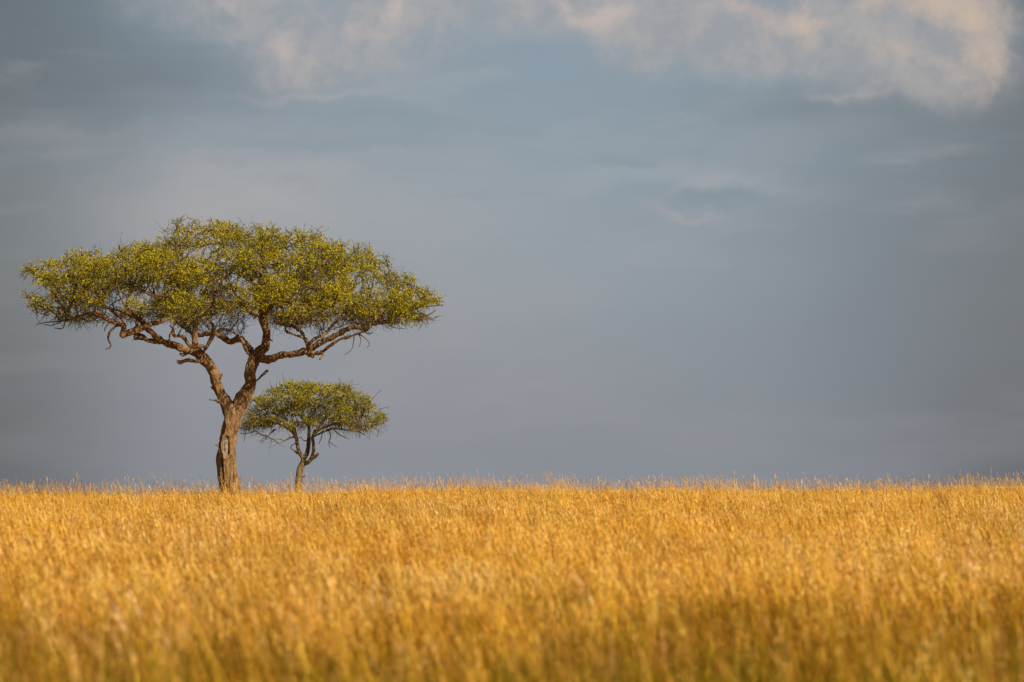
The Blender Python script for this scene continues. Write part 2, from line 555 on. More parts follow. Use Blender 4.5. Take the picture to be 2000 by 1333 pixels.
def leaves(pos, dirs, L, Wd, rs):
    """diamond shaped leaves at pos"""
    n = len(pos)
    d = dirs / (np.linalg.norm(dirs, axis=1)[:, None] + 1e-9)
    s = np.cross(d, rs.normal(size=(n, 3))); s /= np.linalg.norm(s, axis=1)[:, None] + 1e-9
    nn = np.cross(d, s)
    L = L[:, None]; Wd = Wd[:, None]
    a = pos
    b = pos + d * L * 0.55 + s * Wd * 0.5 + nn * Wd * 0.15
    c = pos + d * L
    e = pos + d * L * 0.55 - s * Wd * 0.5 + nn * Wd * 0.15
    v = np.stack([a, b, c, e], 1).reshape(-1, 3)
    f = (np.arange(n)[:, None] * 4 + np.arange(4)[None])
    return v, f


def remesh_limbs(name, V_, F_, voxel, mat):
    me = mesh_np(name, np.vstack(V_), [np.vstack(F_['q']), np.vstack(F_['t'])])
    ob = bpy.data.objects.new(name, me)
    col.objects.link(ob)
    md = ob.modifiers.new('r', 'REMESH')
    md.mode = 'VOXEL'; md.voxel_size = voxel
    sm = ob.modifiers.new('s', 'SMOOTH'); sm.factor = 0.5; sm.iterations = 3
    dg = bpy.context.evaluated_depsgraph_get()
    res = bpy.data.meshes.new_from_object(ob.evaluated_get(dg))
    bpy.data.objects.remove(ob)
    bpy.data.meshes.remove(me)
    res.name = name
    res.materials.clear(); res.materials.append(mat)
    res.polygons.foreach_set('use_smooth', np.ones(len(res.polygons), dtype=bool))
    return res


def interp_profile(pts):
    pts = sorted(pts)
    X = np.array([p[0] for p in pts], float); Y = np.array([p[1] for p in pts], float)
    return lambda x: np.interp(x, X, Y)


def build_tree(spec):
    rs = np.random.default_rng(spec['seed'])
    Y0 = spec['Y']; mpp = Y0 / F
    bx = P(spec['base'][0], spec['base'][1], Y0)
    bz = ground_z(bx[0], Y0)
    org = np.array([bx[0], Y0, bz])
    root = bpy.data.objects.new(spec['name'], None)
    root.empty_display_size = 0.5
    col.objects.link(root); root.location = org
    tag(root, spec['label'], 'tree')
    V_, F_ = [], {'q': [], 't': []}
    seeds, srad = [], []
    for ch in spec['limbs']:
        pts = []
        for (px, py, r, dy) in ch:
            w = P(px, py, Y0 + dy) - org
            pts.append([*w, r * mpp * (1.0 if r > 8 else 0.90)])
        c4 = catmull(pts, 7)
        path = c4[:, :3].copy(); rad = c4[:, 3].copy()
        if ch is spec['limbs'][0]:
            path = np.vstack([[path[0][0], path[0][1], -0.35], path]); rad = np.concatenate([[rad[0] * 1.15], rad])
        else:
            for i in range(2, len(path) - 1):       # gnarl
                q = Vector(path[i] * 1.9)
                path[i] += 0.35 * rad[i] * np.array(mnoise.noise_vector(q))
        rad = np.array([r_ * (1 + 0.13 * mnoise.noise(Vector(p_ * 2.6))) for r_, p_ in zip(rad, path)])
        tube(path, rad, 14 if rad.max() > 0.1 else 9, V_, F_, wob=0.16)
        for i in range(0, len(path), 1):
            if path[i][2] > spec['seed_z']:
                seeds.append(path[i]); srad.append(rad[i])
    tm = remesh_limbs('trunk', V_, F_, spec['voxel'], spec['bark'])
    n = len(tm.vertices)
    co = np.empty(n * 3, np.float32); tm.vertices.foreach_get('co', co); co = co.reshape(-1, 3)
    no = np.empty(n * 3, np.float32); tm.vertices.foreach_get('normal', no); no = no.reshape(-1, 3)
    wood = np.zeros(n, np.float32)
    disp = np.array([0.5 * (mnoise.noise(Vector((p[0] * 7, p[1] * 7, p[2] * 2.0))) + 0.6 * mnoise.noise(Vector((p[0] * 15, p[1] * 15, p[2] * 5.0)))) for p in co]) * spec['bark_d']
    if spec.get('scar'):
        front = no[:, 1] < 0.1
        # real-depth features on the near side of the trunk: dead-wood scar, cavity and long crack
        def loc(px, py):
            w = P(px, py, Y0) - org
            return w[0], w[2]
        sx, sz = loc(442, 873)
        e = ((co[:, 0] - sx) / (6.5 * mpp)) ** 2 + ((co[:, 2] - sz) / (19 * mpp)) ** 2
        k = np.clip(1.25 - e, 0, 1) * front
        disp -= 0.05 * np.clip(k * 3, 0, 1); wood = np.clip(k * 3, 0, 1).astype(np.float32)
        rim = np.exp(-((np.sqrt(e) - 1.25) / 0.16) ** 2) * front
        disp += 0.03 * rim
        for (hx, hy, rx, ry, dp) in [(446.5, 857, 2.6, 3.2, 0.16), (447, 883, 1.6, 7, 0.10), (439, 878, 1.0, 5, .05), (443, 951, 1.7, 3.4, 0.16), (433, 958, 1.8, 4.5, 0.12)]:
            cx, cz = loc(hx, hy)
            e = ((co[:, 0] - cx) / (rx * mpp)) ** 2 + ((co[:, 2] - cz) / (ry * mpp)) ** 2
            disp -= dp * np.exp(-e) * front
        for line in ([(434.5, 892), (434, 905), (435, 920), (436.5, 940)], [(440, 836), (436, 846), (430, 862)], [(455, 905), (456, 925), (457, 945)], [(449, 900), (450, 915), (449, 935)]):
            pts = [loc(*q) for q in line]
            zz = np.array([q[1] for q in pts]); xx = np.array([q[0] for q in pts])
            o_ = np.argsort(zz)
            xc = np.interp(co[:, 2], zz[o_], xx[o_])
            ins = (co[:, 2] > zz.min() - 0.1) & (co[:, 2] < zz.max() + 0.1)
            dp = 0.20 if line[0][0] == 434.5 else (0.09 if line[0][0] == 440 else 0.045)
            disp -= dp * np.exp(-((co[:, 0] - xc) / (1.3 * mpp)) ** 2) * ins * front
    co = co + no * disp[:, None]
    tm.vertices.foreach_set('co', co.astype(np.float32).ravel())
    a = tm.attributes.new('wood', 'FLOAT', 'POINT'); a.data.foreach_set('value', wood)
    tm.update()
    link_obj('trunk', tm, root)

    # crown envelope (a body of revolution around the crown axis, flattened in depth)
    cx = spec['axis']
    top = interp_profile(spec['top']); low = interp_profile(spec['low'])
    xmin = min(p[0] for p in spec['top']); xmax = max(p[0] for p in spec['top'])
    axis = P(cx, 700, Y0) - org
    ky = spec['ky']
    centres = []
    tries = 0
    while len(centres) < spec['clumps'] and tries < 60:
        tries += 1
        m_ = 400
        R = max(cx - xmin, xmax - cx)
        x = rs.uniform(-R, R, m_); yy = rs.uniform(-R, R, m_)
        rr = np.hypot(x, yy); w = (1 + x / (rr + 1e-6)) / 2
        w = w * w * (3 - 2 * w)
        edge = w * (xmax - cx) + (1 - w) * (cx - xmin)
        f = rr / edge
        fe = f ** spec['full']
        tz = w * top(cx + fe * (xmax - cx)) + (1 - w) * top(cx - fe * (cx - xmin))
        lz = w * low(cx + f * (xmax - cx)) + (1 - w) * low(cx - f * (cx - xmin))
        u = np.where(rs.uniform(size=m_) < 0.36, rs.uniform(0.72, 0.9, m_), rs.uniform(0.08, 0.8, m_))
        for i in range(m_):
            if f[i] > 0.965 or tz[i] > lz[i] - 2: continue
            a_ = rs.uniform(*spec['clump_r']) / mpp
            v_ = a_ * rs.uniform(0.38, 0.52)
            th_ = lz[i] - tz[i]
            v_ = min(v_, th_ * 0.42)
            py = lz[i] + (tz[i] - lz[i]) * u[i]
            py = min(max(py, tz[i] + v_ * 0.85), lz[i] - v_ * 0.8)
            if rr[i] + a_ * 0.8 > edge[i]: a_ = max(edge[i] - rr[i], a_ * 0.55) / 0.85
            c_ = np.array([axis[0] + x[i] * mpp, yy[i] * ky * mpp, P(cx, py, Y0)[2] - org[2]])
            ok = True
            for (q, aa, vv) in centres:
                d_ = (c_ - q) / np.array([1, 1, 0.6])
                if d_.dot(d_) < (spec['clump_gap'] * (aa + a_ * mpp)) ** 2: ok = False; break
            if ok:
                centres.append((c_, a_ * mpp, v_ * mpp))
                if len(centres) >= spec['clumps']: break
    CC = np.array([c[0] for c in centres]); CA = np.array([c[1] for c in centres]); CV = np.array([c[2] for c in centres])
    wts = CA * CA * CV; wts = wts / wts.sum()
    ci_ = rs.choice(len(CC), spec['n_attr'], p=wts)
    d_ = rs.normal(size=(spec['n_attr'], 3)); d_ /= np.linalg.norm(d_, axis=1)[:, None]
    d_ *= (rs.uniform(0.05, 1, spec['n_attr']) ** 0.45)[:, None]
    d_[:, 2] = np.where(d_[:, 2] < 0, d_[:, 2] * 0.75, d_[:, 2])
    pts = CC[ci_] + d_ * np.stack([CA[ci_], CA[ci_], CV[ci_]], 1)
    pts += 0.07 * np.array([mnoise.noise_vector(Vector(q * 2.2)) for q in pts])
    print('clumps', len(CC))
    A = np.array(pts)
    nodes, par, nk = grow(np.array(seeds), A, spec['step'], spec['kill'], spec['infl'], 160, 0.22, 0.02, rs)
    r = radii(nodes, par, spec['tip'], 2.35, spec['cap'])
    ns = len(seeds)
    sr = np.array(srad)
    e = np.nonzero(par >= 0)[0]
    # branches leave a limb thinner than the limb
    R0 = r[par[e]].copy(); isseed = par[e] < ns
    R0[isseed] = np.minimum(r[e][isseed] * 1.25, sr[par[e][isseed]] * 0.8 + 0.004)
    thick = R0 > 0.012
    vs, fs = [], []
    off = 0
    for msk, sd in ((thick, 5), (~thick, 3)):
        if msk.any():
            v, f = frusta(nodes[par[e]][msk], nodes[e][msk], R0[msk], r[e][msk], sd)
            vs.append(v); fs.append(f + off); off += len(v)
    # twigs from every thin node
    thin = np.nonzero((r < spec['twig_r']) & (par >= 0))[0]
    zlo, zhi = np.percentile(nodes[thin][:, 2], [3, 97])
    K = spec['twigs']
    src = np.repeat(thin, K)
    pd = nodes[src] - nodes[par[src]]; pd /= np.linalg.norm(pd, axis=1)[:, None] + 1e-9
    d1 = pd * 0.8 + rs.normal(0, 0.75, pd.shape); d1[:, 2] += 0.12
    d1 /= np.linalg.norm(d1, axis=1)[:, None]
    tl = rs.uniform(*spec['twig_l'], len(src))
    # a few long shoots stick out of the outline
    longs = rs.uniform(size=len(src)) < spec.get('long', 0.02)
    tl[longs] *= 2.4
    d1[longs, 2] = np.abs(d1[longs, 2]) * 0.6 + 0.25
    d2 = d1 + rs.normal(0, 0.45, d1.shape); d2 /= np.linalg.norm(d2, axis=1)[:, None]
    p0 = nodes[src]; p1 = p0 + d1 * (tl * 0.5)[:, None]; p2 = p1 + d2 * (tl * 0.5)[:, None]
    rt = spec['tip'] * 0.75
    one = np.ones(len(src))
    v, f = frusta(p0, p1, one * rt, one * rt * 0.8, 3); vs.append(v); fs.append(f + off); off += len(v)
    v, f = frusta(p1, p2, one * rt * 0.8, one * rt * 0.35, 3); vs.append(v); fs.append(f + off); off += len(v)
    # hanging dead twigs under the crown
    for ch in spec.get('dead', []):
        q = np.array([[*(P(px, py, Y0 + dy) - org), rr_ * mpp] for (px, py, rr_, dy) in ch])
        c4 = catmull(q, 4)
        v, f = frusta(c4[:-1, :3], c4[1:, :3], c4[:-1, 3], c4[1:, 3], 5); vs.append(v); fs.append(f + off); off += len(v)
    if spec.get('droop'):
        lowz = nodes[:, 2] < np.percentile(nodes[thin][:, 2], 14)
        cand = np.nonzero(lowz & (par >= 0) & (r < 0.03))[0]
        cand = rs.choice(cand, min(spec['droop'], len(cand)), replace=False)
        p = nodes[cand]; d = rs.normal(0, 0.5, p.shape) + np.array([0, 0, -0.45])
        ax = p.copy(); ax[:, 2] = 0; d[:, :2] += 0.5 * (ax[:, :2] - axis[:2]) / (np.linalg.norm(ax[:, :2] - axis[:2], axis=1)[:, None] + .1)
        for s_ in range(3):
            d += rs.normal(0, 0.35, d.shape); d /= np.linalg.norm(d, axis=1)[:, None]
            L_ = rs.uniform(0.06, 0.16, len(p))[:, None] * spec.get('droop_l', 1.0)
            q = p + d * L_
            rr_ = spec['tip'] * (1.3 - 0.35 * s_)
            v, f = frusta(p, q, np.full(len(p), rr_), np.full(len(p), rr_ * 0.75), 3); vs.append(v); fs.append(f + off); off += len(v)
            p = q
    bm_ = mesh_np('branches', np.vstack(vs), np.vstack(fs), spec['twig_mat'], smooth=False)
    link_obj('branches', bm_, root)
    # leaves along the twigs, fewer low in the crown
    h = (p0[:, 2] - zlo) / (zhi - zlo)
    rad_ = np.hypot(p0[:, 0] - axis[0], p0[:, 1]) / (0.5 * (xmax - xmin) * mpp)
    near_ = np.full(len(p0), 9.0)
    for q, aa, vv in centres:
        e_ = (((p0 - q) / np.array([aa, aa, vv])) ** 2).sum(1)
        near_ = np.minimum(near_, e_)
    prob = np.clip(1.45 - near_ * 0.75, spec.get('leaf_min', 0.03), 1.0) * np.clip(0.34 + 0.95 * h + 0.75 * rad_ ** 2, 0.15, 1.0)
    prob *= np.clip(0.8 + 1.0 * np.array([mnoise.noise(Vector(q / 0.35)) for q in p0]), 0.1, 1.2)
    prob = np.clip(prob, 0, 1)
    nl = rs.binomial(spec['leafn'], prob * spec.get('leaf_p', 0.8))
    ti = np.repeat(np.arange(len(src)), nl)
    t = rs.uniform(0.1, 1.05, len(ti))
    ha = t < 0.5
    pos = np.where(ha[:, None], p0[ti] + (p1 - p0)[ti] * (2 * t)[:, None], p1[ti] + (p2 - p1)[ti] * (2 * t - 1)[:, None])
    ld = d1[ti] * 0.5 + rs.normal(0, 0.8, (len(ti), 3)); ld[:, 2] += 0.25
    L = rs.uniform(*spec['leaf_l'], len(ti)); Wd = L * rs.uniform(0.45, 0.7, len(ti))
    v, f = leaves(pos, ld, L, Wd, rs)
    rn = np.repeat(np.clip(rs.beta(1.6, 1.8, len(src))[ti] * 0.6 + rs.uniform(0, 0.4, len(ti)), 0, 1), 4).astype(np.float32)
    lm = mesh_np('crown', v, f, spec['leaf_mat'], attrs={'rnd': ('POINT', 'FLOAT', rn)})
    link_obj('crown', lm, root)
    print(spec['name'], 'nodes', len(nodes), 'twigs', len(src), 'leaves', len(f), 'trunk verts', n)
    return root


YB = 205.0
big = dict(
    name='umbrella_thorn_tree', seed=11, Y=YB, base=(450, 990), seed_z=5.35, voxel=0.022, bark=bark_big, twig_mat=twig_big, leaf_mat=leaf_big,
    bark_d=0.075, scar=True,
    label='tall flat-topped savanna tree with thick forked trunk and wide yellow-green crown',
    axis=455, full=1.1, ky=0.72, n_attr=12500, clumps=270, clump_r=(0.42, 0.95), clump_gap=0.38, step=0.15, kill=0.20, infl=2.6, tip=0.0085, cap=0.075, twig_r=0.020, twigs=3,
    twig_l=(0.14, 0.36), leafn=18, leaf_p=0.80, leaf_l=(0.030, 0.064), long=0.02, droop=900, droop_l=1.5, skew=0.78,
    top=[(38, 560), (55, 512), (110, 498), (150, 482), (200, 474), (240, 462), (275, 443), (330, 425), (375, 416), (440, 412), (500, 406), (560, 410), (620, 428), (670, 452), (700, 478), (745, 506), (790, 540), (835, 562), (866, 598)],
    low=[(38, 590), (55, 618), (110, 636), (200, 640), (260, 632), (330, 645), (380, 640), (430, 612), (455, 600), (490, 604), (540, 622), (600, 650), (650, 640), (700, 642), (760, 636), (835, 638), (866, 604)],
    limbs=[
        [(452, 992, 25, 0), (450, 967, 21, 0), (446, 945, 18.5, 0), (445.5, 925, 18, 0), (444, 900, 17.6, 0), (443, 880, 17.6, 0), (447, 850, 15.8, 0), (453, 822, 16.3, 0), (456, 800, 16, 0)],
        # left fork
        [(452, 812, 13, 0), (443, 790, 12, 0), (433, 773, 10.5, -0.1), (424, 748, 9.3, -0.2), (420, 730, 10.0, -0.3), (410, 712, 10, -0.4), (396, 698, 10.5, -0.5), (383, 689, 9.5, -0.7), (365, 685, 7.5, -0.9), (347, 677, 7.5, -1.2), (330, 672.5, 7, -1.4), (315, 665, 6.5, -1.6), (301, 655, 6, -1.8), (292, 645, 5.5, -2.0), (282, 632, 5, -2.2), (262, 615, 4, -2.4), (240, 590, 3, -2.6)],
        # right fork
        [(458, 812, 13, 0), (468, 790, 15.5, 0), (477, 773, 13.5, 0), (487, 755, 12, 0.1), (489, 740, 12, 0.1), (491, 722, 11.7, 0.1), (496, 705, 11.7, 0.1), (507, 690, 11, 0.1), (517, 677, 8.8, 0.1), (520, 662, 8, 0.1), (519, 646, 8, 0), (515, 628, 8.3, 0), (512, 612, 9, 0), (514, 590, 7, 0.1), (520, 560, 5.5, 0.3), (515, 520, 4, 0.4), (505, 485, 2.5, 0.4)],
        # main right limb
        [(502, 700, 9, 0.1), (522, 702, 8.2, -0.1), (545, 696, 7.8, -0.3), (575, 691, 7.6, -0.6), (600, 685.5, 7.6, -0.8), (623, 671, 6.6, -1.1), (650, 659, 6.3, -1.3), (667, 649, 5.6, -1.4), (683, 641, 5.2, -1.5), (698, 639, 5, -1.5), (712, 642, 4.8, -1.4), (730, 633, 4.5, -1.3), (755, 629, 4, -1.2), (777, 616, 3.2, -1.0), (803, 607, 2.3, -0.9), (835, 590, 1.8, -0.8)],
        # its lower strand with a short stub
        [(592, 689, 5, -0.8), (612, 690, 4, -1.2), (628, 688, 3.6, -1.4), (641, 678, 3.3, -1.6), (665, 663, 3.4, -1.9), (688, 656, 3.2, -2.2), (705, 650, 2.8, -2.4), (722, 640, 2.6, -2.7)],
        [(628, 688, 3.4, -1.4), (631, 694, 3.0, -1.5), (624, 703, 3.4, -1.6)],
        [(596, 690, 4, -0.9), (604, 695, 3.2, -1.1), (612, 697, 2.2, -1.2)],
        # risers from the right limb
        [(604, 684, 6, -0.8), (602, 672, 5.5, -0.7), (594, 660, 4.6, -0.4), (584, 645, 4.0, 0), (570, 637, 3.6, 0.5), (556, 636, 3, 0.8), (536, 627, 2.8, 1.2)],
        [(594, 660, 3.6, -0.4), (579, 655, 2.5, -0.6), (560, 648, 2.4, -0.8), (556, 637, 2.2, -1.0), (545, 618, 2, -1.2)],
        [(603, 671, 4.4, -0.8), (618, 660, 3.8, -0.4), (636, 651, 3.4, 0.2), (650, 635, 2.8, 0.9), (668, 615, 2.3, 1.6), (690, 590, 2, 2.4)],
        [(584, 645, 3.2, 0), (576, 620, 2.8, 0.6), (585, 600, 2.6, 1.5), (590, 575, 2.2, 2.4)],
        # crossing limb, right fork to left crown
        [(496, 697, 8, 0.1), (490, 686, 8, 0.3), (479, 672, 7, 0.6), (467, 664, 6.5, 0.9), (449, 667, 6, 1.2), (434, 659, 5.6, 1.4), (419, 651, 5.2, 1.7), (402, 653, 4.5, 2.0), (385, 657, 4, 2.3), (365, 645, 3.5, 2.7), (340, 625, 3, 3.2), (310, 600, 2.4, 3.6)],
        [(484, 692, 4, -0.3), (478, 676, 3.4, -0.5), (471, 661, 2.6, -0.6)],
        [(476, 672, 3, 0.1), (466, 657, 2.8, 0), (450, 646, 2.8, -0.1), (434, 644, 2.8, -0.3), (420, 652, 3, -0.4), (412, 664, 3.3, -0.5), (404, 677, 3.6, -0.5), (398, 686, 4.5, -0.5)],
        # top of right fork: spreading arms
        [(513, 618, 6, 0), (502, 614, 5, -0.3), (489, 609, 4.4, -0.6), (477, 598, 3.8, -1.0), (466, 585, 3, -1.5), (452, 560, 2.4, -2.0)],
        [(513, 614, 6, 0), (530, 600, 4.6, -0.6), (552, 588, 4.0, -1.3), (585, 594, 3.4, -2.0), (620, 596, 3.0, -2.6), (650, 600, 2.4, -3.2)],
        [(514, 600, 5, 0), (500, 580, 4.3, -1.0), (505, 555, 3.6, -2.2), (520, 530, 2.8, -3.2)],
        [(514, 605, 5, 0), (525, 585, 4.3, 1.0), (545, 560, 3.6, 2.2), (560, 530, 2.8, 3.4)],
        [(514, 590, 5, 0), (540, 565, 4, 0.4), (580, 540, 3.4, 0.8), (630, 520, 2.8, 1.2), (680, 520, 2.2, 1.5)],
        [(516, 580, 4, 0.1), (490, 545, 3.4, 1.0), (470, 510, 2.8, 2.0), (450, 480, 2.2, 2.6)],
        # vertical riser on the left fork
        [(383, 690, 7.5, -0.7), (380, 670, 6.6, -0.7), (380, 650, 6.2, -0.7), (382, 630, 5.6, -0.7), (378, 610, 4.8, -0.6), (370, 580, 4, -0.3), (362, 545, 3.2, 0.2), (360, 505, 2.4, 0.6)],
        [(379, 618, 4.5, -0.6), (350, 600, 3.8, -0.4), (310, 585, 3.2, 0.0), (260, 560, 2.7, 0.5), (200, 540, 2.2, 1.0)],
        [(380, 625, 4.5, -0.7), (400, 600, 3.8, -0.2), (425, 570, 3.2, 0.6), (440, 530, 2.5, 1.2)],
        [(378, 612, 4.2, -0.6), (365, 590, 3.6, -1.6), (350, 560, 3.0, -2.8), (340, 530, 2.3, -3.8)],
        [(380, 632, 4.2, -0.7), (395, 615, 3.6, -1.6), (415, 600, 3.0, -2.6), (420, 570, 2.3, -3.6)],
        # looping limb right of the riser
        [(404, 676, 4.2, -0.5), (411, 661, 3.8, -0.6), (417, 642, 3.6, -0.8), (412, 630, 3.4, -0.9), (404, 619, 3.2, -1.0), (396, 612, 3, -1.1)],
        # low crook left of the riser
        [(404, 679, 4, -0.6), (396, 677, 4.2, -1.1), (380, 677.5, 4.4, -1.5), (368, 674, 3.8, -1.7), (362, 663, 3.5, -1.8), (354, 657.5, 3.3, -1.9), (344, 658, 3.2, -2.0), (337, 652, 3.2, -2.1), (338, 643, 2.6, -2.1), (332, 636, 2.2, -2.2)],
        [(348, 655, 2.6, -2.0), (353, 643, 2.4, -2.1), (361, 630, 2.2, -2.2), (372, 622, 2, -2.3)],
        [(330, 670, 2.8, -1.4), (332, 655, 2.6, -1.3), (337, 643, 2.4, -1.2), (342, 628, 2, -1.1)],
        # the far left low limb and the pale hooked limb
        [(318, 668, 6, -1.5), (302, 666, 5.5, -1.6), (288, 665, 5, -1.7), (277, 656, 4.6, -1.8), (264, 652, 4, -1.9), (250, 652, 3.5, -2.0)],
        [(282, 664, 2.2, -1.7), (268, 662, 1.8, -1.6), (255, 666, 1.8, -1.6)],
        [(322, 626, 4.6, -1.6), (301, 632, 6.0, -2.0), (284, 639, 6.6, -2.3), (268, 644, 6.8, -2.5), (252, 650, 7, -2.6), (240, 655.5, 6, -2.65), (240, 648, 5.2, -2.65), (242, 637, 5.2, -2.6), (232, 632, 5.4, -2.5), (220, 629, 4.6, -2.4), (205, 622, 3.8, -2.2), (188, 615, 3.6, -2.0), (168, 614, 3.2, -1.8), (145, 622, 2.6, -1.5), (120, 628, 2, -1.2)],
        [(242, 638, 3.6, -2.6), (236, 622, 2.8, -2.0), (215, 604, 2.4, -1.0), (180, 588, 2.0, 0.2), (140, 574, 1.6, 0.8)],
        [(205, 622, 2.6, -2.2), (192, 610, 2.2, -2.6), (168, 600, 1.8, -2.6), (140, 597, 1.3, -2.4)],
        [(290, 648, 4, -2.0), (270, 625, 3.4, -0.8), (240, 610, 3, 0.6), (200, 600, 2.6, 1.8)],
        [(277, 655, 3.4, -1.8), (262, 660, 2.6, -2.2), (268, 642, 2.2, -2.4), (266, 625, 2, -2.6)],
        # broken stubs
        [(398, 706, 6, -0.5), (385, 706, 4.0, -0.9), (372, 704, 3.8, -1.2), (362, 705, 3.8, -1.3), (352, 708, 4.8, -1.4), (346, 706.5, 3.0, -1.45)],
        [(364, 690, 4.5, -0.9), (357, 694, 4, -0.9), (352, 691, 2.6, -0.9)],
        [(490, 752, 5, -0.3), (501, 744, 3.4, -0.55), (512, 734, 3.3, -0.7), (524, 723.5, 3.4, -0.8)],
        [(434, 790, 3.5, -0.1), (424, 784, 2.8, -0.3), (416, 782, 2.0, -0.35), (408, 780.5, 1.8, -0.4)],
        [(420, 763, 3, -0.1), (414, 758, 2, -0.2), (411, 757, 1.4, -0.2)],
        [(432, 871, 4, 0), (427, 870, 3.2, -0.1), (421.5, 869, 3.0, -0.2)],
        [(428, 738, 6, -0.3), (433, 733, 3, -0.35), (435, 730, 2, -0.35)],
        [(438, 880, 13, 0.1), (437, 905, 12, 0.12), (441, 940, 13, 0.12), (446, 975, 16, 0.1)],
    ],
    dead=[
        [(234, 636, 1.8, -2.4), (222, 640, 1.6, -2.45), (213, 650, 1.7, -2.5), (211, 662, 1.6, -2.5), (216, 672, 1.4, -2.5), (214, 680, 1.2, -2.5), (206, 682, 1.1, -2.5)],
        [(224, 641, 1.0, -2.4), (215, 652, 0.9, -2.45), (212, 668, 0.8, -2.5), (219, 676, 0.7, -2.5)],
        [(132, 622, 1.5, -1.4), (127, 630, 1.5, -1.5), (122, 642, 1.3, -1.5), (106, 641, 0.8, -1.5)],
        [(145, 622, 1.4, -1.5), (115, 628, 1.2, -1.4), (90, 630, 1.0, -1.3), (72, 634, 0.7, -1.2)],
        [(120, 629, 1.2, -1.3), (100, 636, 0.9, -1.4), (84, 633, 0.6, -1.5)],
        [(215, 628, 1.4, -2.4), (206, 640, 1.2, -2.4), (204, 648, 0.9, -2.4)],
        [(396, 618, 2.4, 0.5), (420, 612, 2.0, 0.4), (436, 602, 1.8, 0.3), (448, 606, 1.5, 0.2), (452, 616, 1.2, 0.1)],
        [(436, 602, 1.6, 0.3), (444, 612, 1.4, 0.3), (458, 618, 1.0, 0.3), (440, 596, 1.1, 0.3)],
        [(692, 655, 1.4, -2.3), (690, 672, 1.0, -2.4), (686, 684, 0.8, -2.5), (672, 694, 0.6, -2.5)],
        [(700, 652, 1.2, -2.3), (712, 660, 1.0, -2.4), (722, 672, 0.8, -2.5), (716, 680, 0.6, -2.5)],
        [(700, 652, 1.2, -2.3), (705, 664, 1.0, -2.4), (702, 678, 0.8, -2.5)],
        [(713, 642, 1.8, -1.4), (717, 652, 1.5, -1.5), (728, 650, 1.0, -1.5)],
        [(755, 631, 1.2, -1.2), (768, 640, 0.9, -1.3), (790, 642, 0.6, -1.4)],
        [(803, 607, 2.0, -0.9), (822, 600, 1.6, -0.8), (845, 598, 1.2, -0.7), (866, 596, 0.8, -0.6)],
        [(815, 625, 1.5, -0.8), (832, 618, 1.2, -0.7), (852, 606, 0.9, -0.6)],
        [(503, 611, 2, -0.3), (498, 620, 2.2, -0.35), (495, 624, 1.4, -0.4)],
        [(521, 655, 2, -0.2), (526, 662, 1.6, -0.3), (533, 667, 1.0, -0.35)],
    ])

